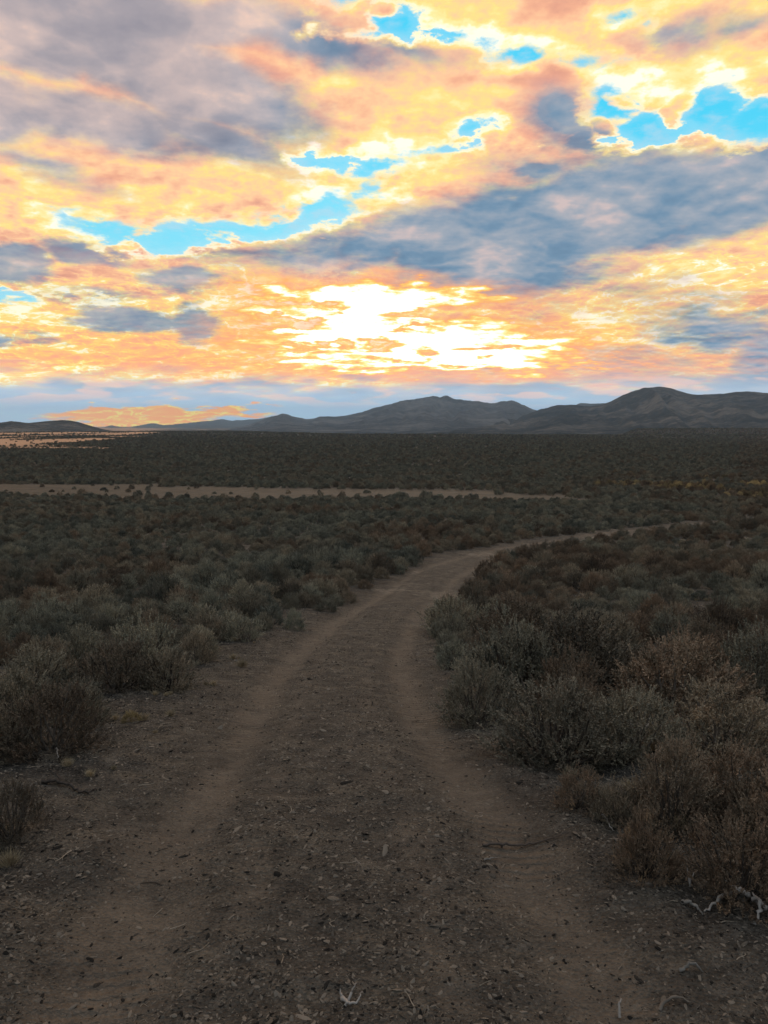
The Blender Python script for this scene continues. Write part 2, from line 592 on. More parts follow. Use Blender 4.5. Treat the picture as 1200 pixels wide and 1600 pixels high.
def ground_material():
    m, g, b, out = new_mat("plain_soil")
    geo = g.n.new('ShaderNodeNewGeometry')
    p = E(g, geo.outputs['Position'])
    lat = g.attr('lat')
    strip = g.attr('strip')
    sun_paint = g.attr('sun_paint')
    dist = g.attr('dist')
    n0 = g.noise(p, 0.9, 4.0, 0.6)
    n1 = g.noise(g.vec('MULTIPLY', p, (1.0, 1.5, 1.0)), 6.0, 5.0, 0.65)
    n2 = g.noise(g.vec('MULTIPLY', p, (1.0, 1.6, 1.0)), 42.0, 4.0, 0.65)
    vor = g.voro(p, 75.0, out='Color')
    v0, v1, v2 = g.sep(vor)
    wob = (n0 - 0.5) * 0.7
    al = (lat + wob * 0.6).abs()
    nr = g.noise(g.vec('MULTIPLY', p, (1.0, 0.5, 1.0)), 2.6, 4.0, 0.65)
    rut = g.smooth((al - 0.82).abs() + (n1 - 0.5) * 0.35 + (nr - 0.5) * 0.55, 0.32, 0.04)
    l2 = g.smooth((lat + wob * 0.9 - 0.36).abs() + (n1 - 0.5) * 0.2, 0.13, 0.03) * g.smooth(n0, 0.42, 0.55)
    l3 = g.smooth((lat + wob * 0.9 + 0.45).abs() + (n1 - 0.5) * 0.2, 0.12, 0.03) * g.smooth(n0, 0.58, 0.45)
    rut = rut.max((l2 + l3) * 0.6) * g.smooth(g.noise(p, 2.2, 3.0, 0.6), 0.28, 0.52, 0.35, 1.0)
    on = g.smooth(al, 1.9, 1.2)
    # soil: grey litter soil off the track, browner dust in the ruts
    soil = g.ramp(n1 * 0.6 + n2 * 0.4, [(0.30, (0.010, 0.009, 0.008, 1)), (0.45, (0.042, 0.039, 0.034, 1)), (0.56, (0.088, 0.080, 0.068, 1)), (0.70, (0.17, 0.152, 0.13, 1))])
    chips = g.mix(v0, (0.014, 0.014, 0.014, 1), (0.155, 0.14, 0.12, 1))
    soil = g.mix(g.smooth(v1, 0.45, 0.8) * 0.75, soil, chips)
    pat = g.noise(g.vec('MULTIPLY', p, (1.0, 1.9, 1.0)), 1.7, 4.0, 0.62)
    soil = g.mix(1.0, soil, g.ramp(pat, [(0.34, (0.62, 0.62, 0.64, 1)), (0.5, (1, 1, 1, 1)), (0.66, (1.45, 1.38, 1.28, 1))]), 'MULTIPLY')
    dust = g.ramp(n1 * 0.5 + n2 * 0.5, [(0.3, (0.075, 0.061, 0.048, 1)), (0.7, (0.175, 0.143, 0.111, 1))])
    soil = g.mix(rut * 0.72, soil, dust)
    soil = g.mix(on * 0.25, soil, dust)
    pale = g.smooth(g.noise(g.vec('ADD', p, (7.0, 3.0, 0.0)), 0.35, 5.0, 0.65), 0.50, 0.66) * g.smooth(dist, 14.0, 22.0)
    soil = g.mix(pale * on * g.smooth(n1, 0.35, 0.6) * 0.6, soil, (0.26, 0.22, 0.175, 1))
    # far plain: brush cover as speckled sage and soil, shrub self-shadow painted in
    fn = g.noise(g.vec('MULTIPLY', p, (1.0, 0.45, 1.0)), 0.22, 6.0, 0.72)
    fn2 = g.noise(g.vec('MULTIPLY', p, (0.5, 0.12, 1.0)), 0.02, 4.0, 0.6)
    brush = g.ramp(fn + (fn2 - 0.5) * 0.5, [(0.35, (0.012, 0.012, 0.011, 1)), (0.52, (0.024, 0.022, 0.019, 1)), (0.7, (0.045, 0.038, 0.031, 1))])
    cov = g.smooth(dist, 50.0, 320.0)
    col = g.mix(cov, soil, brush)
    straw = g.ramp(g.noise(g.vec('MULTIPLY', p, (0.4, 1.0, 1.0)), 1.2, 5.0, 0.65), [(0.3, (0.04, 0.035, 0.028, 1)), (0.7, (0.12, 0.097, 0.072, 1))])
    col = g.mix(strip * g.smooth(g.noise(p, 0.5, 4.0, 0.7), 0.30, 0.5, 0.5, 1.0), col, straw)
    col = g.mix(sun_paint * 0.9, col, g.mix(fn, (0.36, 0.20, 0.115, 1), (0.62, 0.36, 0.21, 1)))  # sunlight on the far-left grass, painted into the base colour
    g.put(b.inputs['Base Color'], col)
    b.inputs['Roughness'].default_value = 0.95
    b.inputs['Specular IOR Level'].default_value = 0.15
    bump = g.n.new('ShaderNodeBump')
    bump.inputs['Strength'].default_value = 1.0
    bump.inputs['Distance'].default_value = 0.045
    vd = g.voro(p, 60.0)
    hgt = (n1 * 0.9 + n2 * 0.7 - vd * 0.5) * g.smooth(rut, 0.0, 1.0, 1.0, 0.6) * g.smooth(dist, 60.0, 12.0, 0.25, 1.0)
    # worn tyre tread across the ruts
    arc = g.attr('arc')
    tr = g.math('SINE', arc * 84.0 + (lat * 30.0).abs() * 0.5 + (n1 - 0.5) * 5.0) * rut * g.smooth(g.noise(p, 1.3, 2.0, 0.5), 0.46, 0.60) * g.smooth(dist, 18.0, 7.0)
    g.put(bump.inputs['Height'], hgt + tr * 0.22)
    m.node_tree.links.new(bump.outputs[0], b.inputs['Normal'])
    return m


M_GROUND = ground_material()
fc = lambda A: 0.25 * (A[:-1, :-1] + A[:-1, 1:] + A[1:, 1:] + A[1:, :-1])
lf = np.abs(fc(LAT))
xf, yf_ = fc(X), fc(Y)
track_faces = lf < 1.45 + 0.25 * fbm(xf / 0.8, yf_ / 0.8, 2, 101)
strip_faces = (fc(STRIP) > 0.5) & (fc(SUN_PAINT) < 0.3) & (yf_ > 40) & (yf_ < 260) & ~track_faces
sun_paint_faces = (fc(SUN_PAINT) > 0.5) & ~track_faces & ~strip_faces & (yf_ < 2600)
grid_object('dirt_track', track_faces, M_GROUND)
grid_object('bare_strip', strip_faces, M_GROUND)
grid_object('sun_painted_flat', sun_paint_faces, M_GROUND)
grid_object('ground', ~(track_faces | strip_faces | sun_paint_faces), M_GROUND)


# ---------------------------------------------------------------- mountains
def mountain_material(name, dark, mid, pale, sc):
    m, g, b, out = new_mat(name)
    geo = g.n.new('ShaderNodeNewGeometry')
    p = E(g, geo.outputs['Position'])
    n1 = g.noise(p, sc, 6.0, 0.65)
    n2 = g.noise(g.vec('MULTIPLY', p, (1.0, 1.0, 0.35)), sc * 5, 6.0, 0.7)
    n3 = g.noise(p, sc * 0.35, 3.0, 0.5)
    g.put(b.inputs['Base Color'], g.ramp(n1 * 0.42 + n2 * 0.45 + n3 * 0.33 - 0.10, [(0.40, dark), (0.50, mid), (0.60, pale)]))
    b.inputs['Roughness'].default_value = 1.0
    b.inputs['Specular IOR Level'].default_value = 0.0
    bump = g.n.new('ShaderNodeBump')
    bump.inputs['Strength'].default_value = 1.0
    bump.inputs['Distance'].default_value = 40.0
    g.put(bump.inputs['Height'], n1 + n2 * 0.5)
    m.node_tree.links.new(bump.outputs[0], b.inputs['Normal'])
    return m


def mountain(name, ridge, d_foot, d_ridge, mat, seed, spur=7.0, n_az=420, n_r=70, jag=0.8, foot_z=-36.0):
    """A range as a real height field: foot at d_foot metres, crest line at d_ridge."""
    r_px = np.array([p[0] for p in ridge], float)
    r_row = np.array([p[1] for p in ridge], float)
    px = np.linspace(r_px[0], r_px[-1], n_az)
    row = np.interp(px, r_px, r_row)
    row = np.convolve(np.pad(row, 2, mode='edge'), [.1, .2, .4, .2, .1], mode='valid')
    row = row + jag * fbm(px / 9.0, px * 0 + seed, 4, seed)
    d = np.array([pix_dir(a, b_) for a, b_ in zip(px, row)])
    azm = np.arctan2(d[:, 0], d[:, 1])
    tan_el = d[:, 2] / np.hypot(d[:, 0], d[:, 1])
    s = np.linspace(0, 1.45, n_r)
    AZ, S = np.meshgrid(azm, s)
    dr = d_ridge + (d_ridge - d_foot) * 0.25 * fbm(azm * 9, azm * 0 + 3.3, 3, seed + 5)
    R = d_foot + (dr[None, :] - d_foot) * S
    zr = EYE + dr * tan_el
    up = np.clip(S, 0, 1)
    prof = 0.35 * up + 0.65 * up ** 1.7
    back = np.clip((S - 1) / 0.45, 0, 1)
    prof = prof * (1 - back ** 1.3 * 0.8)
    xw = AZ * d_ridge + 0.35 * (R - d_foot) * fbm(AZ * 4, S * 1.2, 2, seed + 3)
    L = (d_ridge - d_foot)
    rid = 1 - np.abs(2 * (vnoise(xw / L * spur, S * 1.4, seed + 7))) * 2
    rid2 = 1 - np.abs(2 * (vnoise(xw / L * spur * 2.7, S * 3.1, seed + 8))) * 2
    rid3 = fbm(xw / L * spur * 5, S * 9, 3, seed + 9)
    env = up * (1 - up ** 3)
    Zm = foot_z + (zr[None, :] - foot_z) * (prof + env * (0.26 * rid + 0.13 * rid2 + 0.12 * rid3))
    # keep the crest the highest line seen: scale each column to the wanted elevation
    tmax = ((Zm - EYE) / R).max(0)
    want = np.maximum(tan_el, -0.003)
    # lower whatever rises above the crest line
    Zm = np.minimum(Zm, EYE + R * (want[None, :] - 0.0004 * (1 - up)))
    Xm, Ym = R * np.sin(AZ), R * np.cos(AZ)
    ny, nx = Xm.shape
    idx = np.arange(ny * nx).reshape(ny, nx)
    q = np.stack([idx[:-1, :-1], idx[:-1, 1:], idx[1:, 1:], idx[1:, :-1]], -1).reshape(-1, 4)
    me = bpy.data.meshes.new(name)
    me.from_pydata(np.stack([Xm.ravel(), Ym.ravel(), Zm.ravel()], -1).tolist(), [], q.tolist())
    me.polygons.foreach_set('use_smooth', np.ones(len(me.polygons), bool))
    me.materials.append(mat)
    o = bpy.data.objects.new(name, me)
    COL.objects.link(o)
    o['kind'] = 'structure'
    return o


MM1 = mountain_material('sage_slope', (0.010, 0.011, 0.011, 1), (0.042, 0.039, 0.035, 1), (0.135, 0.118, 0.10, 1), 0.004)
MM2 = mountain_material('far_slope', (0.025, 0.026, 0.028, 1), (0.05, 0.05, 0.05, 1), (0.09, 0.085, 0.08, 1), 0.003)
MM3 = mountain_material('mid_slope', (0.030, 0.033, 0.037, 1), (0.075, 0.078, 0.082, 1), (0.15, 0.145, 0.14, 1), 0.0035)
mountain('hills', [(-260, 655), (-120, 661), (0, 660), (18, 658), (45, 661), (70, 658), (98, 656), (118, 658), (138, 664), (158, 670), (180, 674)],
         2600, 3400, MM1, 31, spur=4, n_az=260, n_r=40, jag=0.5)
mountain('mountain_ridge', [(120, 674), (160, 668), (173, 664), (188, 667), (205, 667), (235, 661), (258, 664), (300, 660), (330, 657), (349, 654.5), (362, 657),
                            (400, 655), (430, 650), (470, 655), (520, 652), (560, 655), (620, 660), (700, 668), (760, 672)],
         9500, 13500, MM2, 37, spur=6, jag=0.9)
mountain('mountain', [(340, 673), (380, 666), (412, 656), (425, 650), (444, 646.5), (462, 651), (482, 655.5), (500, 651), (512, 650), (528, 651), (560, 645), (600, 633),
                      (622, 627), (640, 624), (655, 623), (668, 620), (680, 618.5), (688, 621), (697, 617), (706, 622), (740, 626), (768, 630), (785, 627.5), (794, 625.5),
                      (804, 626), (815, 632), (835, 640), (870, 652), (930, 664), (990, 672)],
         3300, 7600, MM3, 43, spur=14, jag=1.5)
mountain('distant_mesa', [(820, 660), (870, 642), (896, 634), (906, 629.5), (925, 630.5), (945, 629.5), (965, 636), (1000, 634), (1050, 622), (1100, 616), (1125, 614.5), (1150, 617), (1260, 650)],
         7000, 8800, MM2, 53, spur=5, jag=0.5, n_az=260)
mountain('near_mountain', [(560, 675), (640, 671.5), (690, 666), (730, 659), (765, 654), (790, 649.5), (806, 653), (815, 650), (840, 641), (870, 633), (900, 632.5),
                           (920, 635), (945, 631), (960, 624), (980, 614), (1003, 606.5), (1030, 604), (1050, 607), (1080, 616), (1110, 617), (1130, 615.5), (1150, 612), (1168, 611), (1200, 614),
                           (1260, 622), (1330, 617), (1420, 630), (1560, 640)],
         2700, 5200, MM1, 61, spur=12, n_az=640, n_r=100, jag=0.8)

# ---------------------------------------------------------------- air
hm = bpy.data.materials.new('haze_air')
hm.use_nodes = True
hm.node_tree.nodes.clear()
ho = hm.node_tree.nodes.new('ShaderNodeOutputMaterial')
hv = hm.node_tree.nodes.new('ShaderNodeVolumePrincipled')
hv.inputs['Color'].default_value = (0.56, 0.78, 1.0, 1)
hv.inputs['Density'].default_value = 5.5e-5
hv.inputs['Anisotropy'].default_value = 0.0
hm.node_tree.links.new(hv.outputs[0], ho.inputs['Volume'])
bm = bmesh.new()
bmesh.ops.create_cube(bm, size=1.0)
hme = bpy.data.meshes.new('haze')
bm.to_mesh(hme)
bm.free()
hme.materials.append(hm)
hz = bpy.data.objects.new('haze', hme)
COL.objects.link(hz)
hz.scale = (33600, 33600, 430)
hz.location = (0, 0, 430 / 2 - 42)
hz['kind'] = 'stuff'

# ---------------------------------------------------------------- plants and litter
def mesh_from(name, verts, faces, mat, smooth=False, fattr=None):
    me = bpy.data.meshes.new(name)
    verts = np.asarray(verts, float)
    faces = np.asarray(faces, np.int32)
    k = faces.shape[1]
    me.vertices.add(len(verts))
    me.vertices.foreach_set('co', verts.ravel())
    me.loops.add(faces.size)
    me.loops.foreach_set('vertex_index', faces.ravel())
    me.polygons.add(len(faces))
    me.polygons.foreach_set('loop_start', np.arange(0, faces.size, k, dtype=np.int32))
    me.polygons.foreach_set('loop_total', np.full(len(faces), k, np.int32))
    me.update()
    if smooth:
        me.polygons.foreach_set('use_smooth', np.ones(len(faces), bool))
    if fattr is not None:
        a = me.attributes.new('leaf', 'FLOAT', 'FACE')
        a.data.foreach_set('value', np.asarray(fattr, np.float32))
    me.materials.append(mat)
    return me


def unit(v):
    return v / np.maximum(np.linalg.norm(v, axis=-1, keepdims=True), 1e-9)


def tube(path, rad, n=5):
    """verts and quads of a tapering tube through a path of points"""
    path = np.asarray(path, float)
    rad = np.asarray(rad, float)
    tan = unit(np.gradient(path, axis=0))
    ref = np.array([0.3, 0.9, 0.2])
    a = unit(np.cross(tan, ref))
    b = np.cross(tan, a)
    th = np.linspace(0, 2 * math.pi, n, endpoint=False)
    ring = path[:, None, :] + rad[:, None, None] * (np.cos(th)[None, :, None] * a[:, None, :] + np.sin(th)[None, :, None] * b[:, None, :])
    v = ring.reshape(-1, 3)
    f = []
    for i in range(len(path) - 1):
        for j in range(n):
            k = (j + 1) % n
            f.append((i * n + j, i * n + k, (i + 1) * n + k, (i + 1) * n + j))
    return v, np.array(f)


def join_tubes(ts):
    vs, fs, o = [], [], 0
    for v, f in ts:
        vs.append(v)
        fs.append(f + o)
        o += len(v)
    return np.concatenate(vs), np.concatenate(fs)


def foliage_material(name, stops, val=1.0):
    m, g, b, out = new_mat(name)
    tint = g.attr('tint', kind='INSTANCER')
    leaf = g.attr('leaf')
    oi = g.n.new('ShaderNodeObjectInfo')
    rnd = E(g, oi.outputs['Random'])
    tcn = g.n.new('ShaderNodeTexCoord')
    nz = g.noise(E(g, tcn.outputs['Object']), 4.5, 3.0, 0.6)
    f = tint + (leaf - 0.5) * 0.22 + (nz - 0.5) * 0.36
    c = g.ramp(f, stops)
    c = g.mix(1.0, c, g.mix(rnd, (0.6 * val, 0.62 * val, 0.64 * val, 1), (1.4 * val, 1.36 * val, 1.3 * val, 1)), 'MULTIPLY')
    c = g.mix(1.0, c, g.mix(leaf, (0.35, 0.35, 0.36, 1), (1.65, 1.62, 1.55, 1)), 'MULTIPLY')
    g.put(b.inputs['Base Color'], c)
    b.inputs['Roughness'].default_value = 0.8
    b.inputs['Specular IOR Level'].default_value = 0.12
    return m


SAGE = [(0.0, (0.15, 0.168, 0.145, 1)), (0.28, (0.222, 0.210, 0.164, 1)), (0.52, (0.205, 0.172, 0.130, 1)), (0.78, (0.155, 0.108, 0.078, 1)), (1.0, (0.40, 0.32, 0.17, 1))]
M_FOL = foliage_material('sage_foliage', SAGE)


def simple_mat(name, c0, c1, scale=40, rough=0.85, perobj=0.5):
    m, g, b, out = new_mat(name)
    tcn = g.n.new('ShaderNodeTexCoord')
    oi = g.n.new('ShaderNodeObjectInfo')
    nz = g.noise(E(g, tcn.outputs['Object']), scale, 4.0, 0.6)
    f = nz + (E(g, oi.outputs['Random']) - 0.5) * perobj
    g.put(b.inputs['Base Color'], g.ramp(f, [(0.25, c0), (0.75, c1)]))
    b.inputs['Roughness'].default_value = rough
    b.inputs['Specular IOR Level'].default_value = 0.06
    bump = g.n.new('ShaderNodeBump')
    bump.inputs['Strength'].default_value = 0.6
    bump.inputs['Distance'].default_value = 0.01
    g.put(bump.inputs['Height'], nz)
    m.node_tree.links.new(bump.outputs[0], b.inputs['Normal'])
    return m


M_WOOD = simple_mat('grey_wood', (0.05, 0.042, 0.036, 1), (0.14, 0.12, 0.10, 1), 30)
M_DEAD = simple_mat('bleached_wood', (0.12, 0.112, 0.10, 1), (0.30, 0.275, 0.25, 1), 24)
M_DARKWOOD = simple_mat('dark_wood', (0.03, 0.026, 0.023, 1), (0.08, 0.065, 0.055, 1), 24)
M_STONE = simple_mat('stone', (0.016, 0.015, 0.014, 1), (0.20, 0.172, 0.14, 1), 30, perobj=0.85)
M_TWIG = simple_mat('twig', (0.05, 0.042, 0.035, 1), (0.32, 0.27, 0.21, 1), 20, perobj=1.0)
M_STRAW = simple_mat('straw', (0.20, 0.16, 0.10, 1), (0.42, 0.34, 0.22, 1), 20)


def blades(base, direc, length, width, rs):
    """narrow leaf quads: base points, directions, lengths, widths"""
    n = len(base)
    side = unit(np.cross(direc, rs.normal(size=(n, 3))))
    w = side * width[:, None] * 0.5
    tip = base + direc * length[:, None]
    mid = base + direc * length[:, None] * 0.55
    v = np.stack([base - w * 0.4, mid - w, tip, mid + w], 1).reshape(-1, 3)
    f = np.arange(n * 4).reshape(-1, 4)
    return v, f


def bush_meshes(seed, heads=64, per=230, height=0.78, upright=0.75, spikes=26, hole=0.0):
    """A sagebrush one unit wide: feathery upright sprays on a lumpy dome, and its woody limbs."""
    rs = np.random.default_rng(seed)
    fv, ff, fa, o = [], [], [], 0
    limbs = []
    lob = rs.uniform(0, 6.28, 4)
    lob_k = rs.integers(2, 5, 4)
    ndone = 0
    sectors = rs.uniform(0, 6.28, 3)
    while ndone < heads:
        phi = rs.uniform(0, 2 * math.pi)
        e = math.asin(rs.uniform(-0.02, 0.98))
        lump = 1.0 + 0.16 * math.sin(lob_k[0] * phi + lob[0]) + 0.10 * math.sin(lob_k[1] * phi + 3 * e + lob[1])
        if hole and min(abs(((phi - s_ + math.pi) % (2 * math.pi)) - math.pi) for s_ in sectors[:1]) < hole and rs.random() < 0.8:
            continue
        rr = rs.uniform(0.55, 1.0) ** 0.5 * lump
        c = np.array([math.cos(phi) * math.cos(e) * 0.45 * rr, math.sin(phi) * math.cos(e) * 0.45 * rr, 0.06 + math.sin(e) * (height - 0.14) * rr])
        out = unit(np.array([math.cos(phi) * math.cos(e), math.sin(phi) * math.cos(e), 0.25 + math.sin(e)]))
        axis_ = unit(out * (1 - upright) + np.array([0, 0, upright]) + rs.normal(size=3) * 0.16)
        hl = rs.uniform(0.11, 0.19)
        hr = rs.uniform(0.04, 0.07)
        # a head is made of several vertical sprigs
        ns = 7
        sprig_c = c + np.stack([rs.normal(size=ns) * hr, rs.normal(size=ns) * hr, rs.normal(size=ns) * 0.02], -1)
        sprig_d = unit(axis_ + 0.28 * rs.normal(size=(ns, 3)) + 2.2 * (sprig_c - c))
        sprig_l = hl * rs.uniform(0.65, 1.1, ns)
        which = rs.integers(0, ns, per)
        t = rs.uniform(0, 1, per) ** 0.8
        base = sprig_c[which] + sprig_d[which] * (sprig_l[which] * t)[:, None] - axis_ * hl * 0.25
        spread = rs.normal(size=(per, 3)) * (0.62 - 0.3 * t)[:, None]
        d = unit(sprig_d[which] + spread)
        ln = rs.uniform(0.017, 0.036, per)
        wd = rs.uniform(0.0065, 0.0115, per)
        v, f = blades(base, d, ln, wd, rs)
        fv.append(v)
        ff.append(f + o)
        o += len(v)
        fa.append(np.clip(rs.normal(0.5, 0.14, per) + rs.normal(0, 0.2), 0, 1))
        if ndone % 3 == 0:
            b0 = np.array([rs.normal() * 0.035, rs.normal() * 0.035, -0.06])
            mid = b0 * 0.45 + c * 0.55 + np.array([rs.normal() * 0.03, rs.normal() * 0.03, -0.07])
            pth = np.array([b0, b0 * 0.6 + mid * 0.4 + rs.normal(size=3) * 0.012, mid, (mid + c) / 2 + rs.normal(size=3) * 0.012, c, c + axis_ * hl * 0.6])
            limbs.append(tube(pth, [0.019, 0.015, 0.011, 0.008, 0.005, 0.002], 5))
        ndone += 1
    # bare flower stalks standing above the crown
    for k in range(spikes):
        phi, q = rs.uniform(0, 2 * math.pi), rs.uniform(0, 0.42)
        zt = height * math.sqrt(max(0.05, 1 - (q / 0.5) ** 2)) - 0.06
        p0 = np.array([math.cos(phi) * q, math.sin(phi) * q, zt])
        d0 = unit(np.array([math.cos(phi) * q * 0.9, math.sin(phi) * q * 0.9, 1.0]) + rs.normal(size=3) * 0.1)
        L = rs.uniform(0.05, 0.15)
        nb = 16
        t = rs.uniform(0, 1, nb)
        v, f = blades(p0 + d0 * (t * L)[:, None], unit(d0 + rs.normal(size=(nb, 3)) * 0.35), rs.uniform(0.012, 0.026, nb), rs.uniform(0.004, 0.007, nb), rs)
        fv.append(v)
        ff.append(f + o)
        o += len(v)
        fa.append(np.full(nb, rs.uniform(0.7, 1.0)))
    fol = mesh_from('foliage', np.concatenate(fv), np.concatenate(ff), M_FOL, fattr=np.concatenate(fa))
    lv, lf_ = join_tubes(limbs)
    wood = mesh_from('branches', lv, lf_, M_WOOD, smooth=True)
    return fol, wood


VARIANTS = [bush_meshes(100 + i, heads=h_, height=ht, upright=up, hole=ho_)
            for i, (h_, ht, up, ho_) in enumerate([(120, 0.78, 0.45, 0), (104, 0.70, 0.40, 0.3), (128, 0.86, 0.5, 0), (110, 0.62, 0.35, 0),
                                                  (118, 0.80, 0.6, 0.25), (112, 0.66, 0.45, 0), (92, 0.92, 0.6, 0.35), (124, 0.72, 0.42, 0)])]

bushes = []          # x, y, width, height factor, variant, rotation, tint, label, group


def zat(x, y):
    return float(z_ground(np.array([x]), np.array([y]))[0])


def hero(px, row, wpx, hpx, variant, tint, label, group=None):
    x, y = px2ground(px, row)
    depth = CP * y - SP * (zat(x, y) - EYE)
    wd = wpx * depth / F
    # the base row is the front of the crown; move the centre back by a third of the width
    k = 1 + 0.30 * wd / max(math.hypot(x, y), 1)
    x, y = x * k, y * k
    hgt = hpx * depth / F * 1.02
    mesh_h = [0.78, 0.70, 0.86, 0.62, 0.80, 0.66, 0.92, 0.72][variant]
    bushes.append(dict(x=x, y=y, w=wd, hf=hgt / (wd * mesh_h), v=variant, rot=random.uniform(0, 6.28), tint=tint, label=label, group=group, hero=True))


hero(868, 1196, 200, 132, 2, .42, 'broad dark sagebrush on the right verge whose front edge hangs over bare soil')
hero(742, 1128, 112, 92, 0, .38, 'low sagebrush jutting farthest into the track on its right side, halfway up the picture')
hero(800, 1090, 150, 120, 5, .30, 'sagebrush between the low jutting bush and the big mound on the right verge')
hero(890, 1085, 210, 135, 7, .52, 'brown topped sagebrush forming the big mound on the right of the track')
hero(800, 1010, 130, 75, 1, .62, 'reddish brown sagebrush at the back left of the big mound right of the track')
hero(1060, 1120, 200, 118, 7, .64, 'wide sagebrush behind the dark verge bush, level with the big mound')
hero(990, 1190, 160, 118, 4, .36, 'sagebrush with dark hollow under its crown right of the broad verge bush')
hero(1130, 1190, 170, 115, 0, .48, 'dense sagebrush near the right edge above the tall reddish bushes')
hero(903, 1262, 84, 70, 6, .66, 'small brown sagebrush in front of the broad dark verge bush')
hero(962, 1282, 80, 56, 5, .50, 'small low sagebrush between the small brown bush and the tall one')
hero(1050, 1300, 140, 140, 2, .58, 'tall upright sagebrush standing behind the small round bush')
hero(1150, 1290, 150, 130, 4, .64, 'tall rusty sagebrush right of the tall upright bush')
hero(1007, 1372, 104, 100, 0, .70, 'small round rusty sagebrush alone on bare ground on the lower right')
hero(1155, 1415, 165, 130, 7, .68, 'reddish sagebrush low on the right above the bleached dead branch')
hero(1235, 1340, 160, 130, 3, .60, 'brown sagebrush cut by the right edge of the picture')
hero(705, 990, 90, 62, 4, .32, 'dark sagebrush at the inside of the bend where the track narrows')
hero(20, 1318, 105, 96, 6, .60, 'single olive brown sagebrush standing alone by the left edge')
hero(85, 1185, 150, 105, 1, .66, 'rusty brown sagebrush at the near end of the left hand brush')
hero(5, 1188, 110, 90, 5, .5, 'sagebrush half outside the left edge beside the rusty brown one')
hero(180, 1085, 130, 78, 3, .56, 'dark brown sagebrush on the left verge with a hollow beneath')
hero(262, 1082, 90, 66, 0, .44, 'small sagebrush at the verge right of the dark brown one on the left')
hero(120, 1120, 90, 60, 7, .4, 'grey sagebrush tucked behind the rusty brown one on the left')
hero(60, 1090, 120, 80, 2, .34, 'grey green sagebrush near the left edge above the rusty brown one')
hero(232, 778, 11, 13, 2, .15, 'leftmost of the dark bushes dotted on the pale strip')
hero(262, 779, 9, 10, 0, .15, 'middle small dark bush dotted on the pale strip')
hero(292, 779, 10, 9, 5, .15, 'rightmost of the small dark bushes dotted on the left of the pale strip')

# natural spread of the brush
L_ROWS = [812, 818, 826, 838, 848, 858, 866, 880, 900, 950, 1000, 1080, 1130, 1180, 1330, 1450, 1600, 3000]
L_X = [1150, 1060, 985, 890, 815, 735, 690, 660, 632, 540, 430, 300, 190, 110, -70, -170, -300, -1200]
R_ROWS = [812, 818, 826, 838, 848, 858, 866, 880, 900, 950, 1000, 1060, 1110, 1180, 1250, 1370, 1450, 1600, 3000]
R_X = [1190, 1110, 1040, 955, 895, 850, 806, 776, 748, 690, 655, 672, 700, 800, 900, 1020, 1130, 1260, 2200]


def allowed(x, y, wd):
    z = z_base(x, y)
    px, row = to_pix(x, y, z)
    depth = np.maximum(CP * y - SP * (z - EYE), 0.5)
    pad = 0.5 * wd / depth * F
    l = np.interp(row, L_ROWS, L_X)
    r = np.interp(row, R_ROWS, R_X)
    inroad = (row > 812) & (px > l - pad * 0.75) & (px < r + pad * 0.75) & (y > 0)
    lat = road_lat(x, y) if len(x) < 40000 else np.full(x.shape, 99.0)
    inroad |= np.abs(lat) < 1.35
    inroad |= (y <= 4.2) & (np.abs(x) < 2.9)
    return ~inroad


def scatter(y0, y1, spacing, smin, smax, rs, half=0.72, tries=1.0):
    n = int((y1 ** 2 - y0 ** 2) * half / spacing ** 2 * 1.1 * tries)
    y = np.sqrt(rs.uniform(y0 ** 2, y1 ** 2, n)) if y0 >= 0 else rs.uniform(y0, y1, n)
    x = rs.uniform(-1, 1, n) * (y * half + 4.0)
    wd = rs.uniform(smin, smax, n) * (1 + 0.5 * vnoise(x / 6, y / 6, 3))
    cell = {}
    out = []
    for i in range(n):
        d = spacing * (0.75 + 0.5 * (wd[i] - smin) / (smax - smin + 1e-6))
        ci, cj = int(x[i] // spacing), int(y[i] // spacing)
        ok = True
        for a in (-1, 0, 1):
            for b_ in (-1, 0, 1):
                for j in cell.get((ci + a, cj + b_), ()):
                    if (x[i] - x[j]) ** 2 + (y[i] - y[j]) ** 2 < (0.78 * d) ** 2:
                        ok = False
                        break
                if not ok:
                    break
            if not ok:
                break
        if ok:
            cell.setdefault((ci, cj), []).append(i)
            out.append(i)
    return x[out], y[out], wd[out]


rs = np.random.default_rng(5)
cand = []
for (a, b_, sp_, s0, s1) in [(2.2, 11, 0.60, 0.40, 0.9), (11, 30, 0.54, 0.36, 0.82), (30, 80, 0.60, 0.38, 0.82), (80, 200, 0.95, 0.5, 1.05), (200, 420, 1.7, 0.8, 1.5), (420, 900, 3.2, 1.1, 2.1), (900, 1950, 6.2, 1.5, 3.0)]:
    x, y, wd = scatter(a, b_, sp_, s0, s1, rs, tries=1.5 if b_ < 100 else 1.2)
    ok = allowed(x, y, wd)
    st, gl = strip_mask(x, y)
    keep = ok & (rs.random(len(x)) > np.minimum(st * 1.15, 0.975)) & (rs.random(len(x)) > 0.04)
    cand.append(np.stack([x[keep], y[keep], wd[keep]], -1))
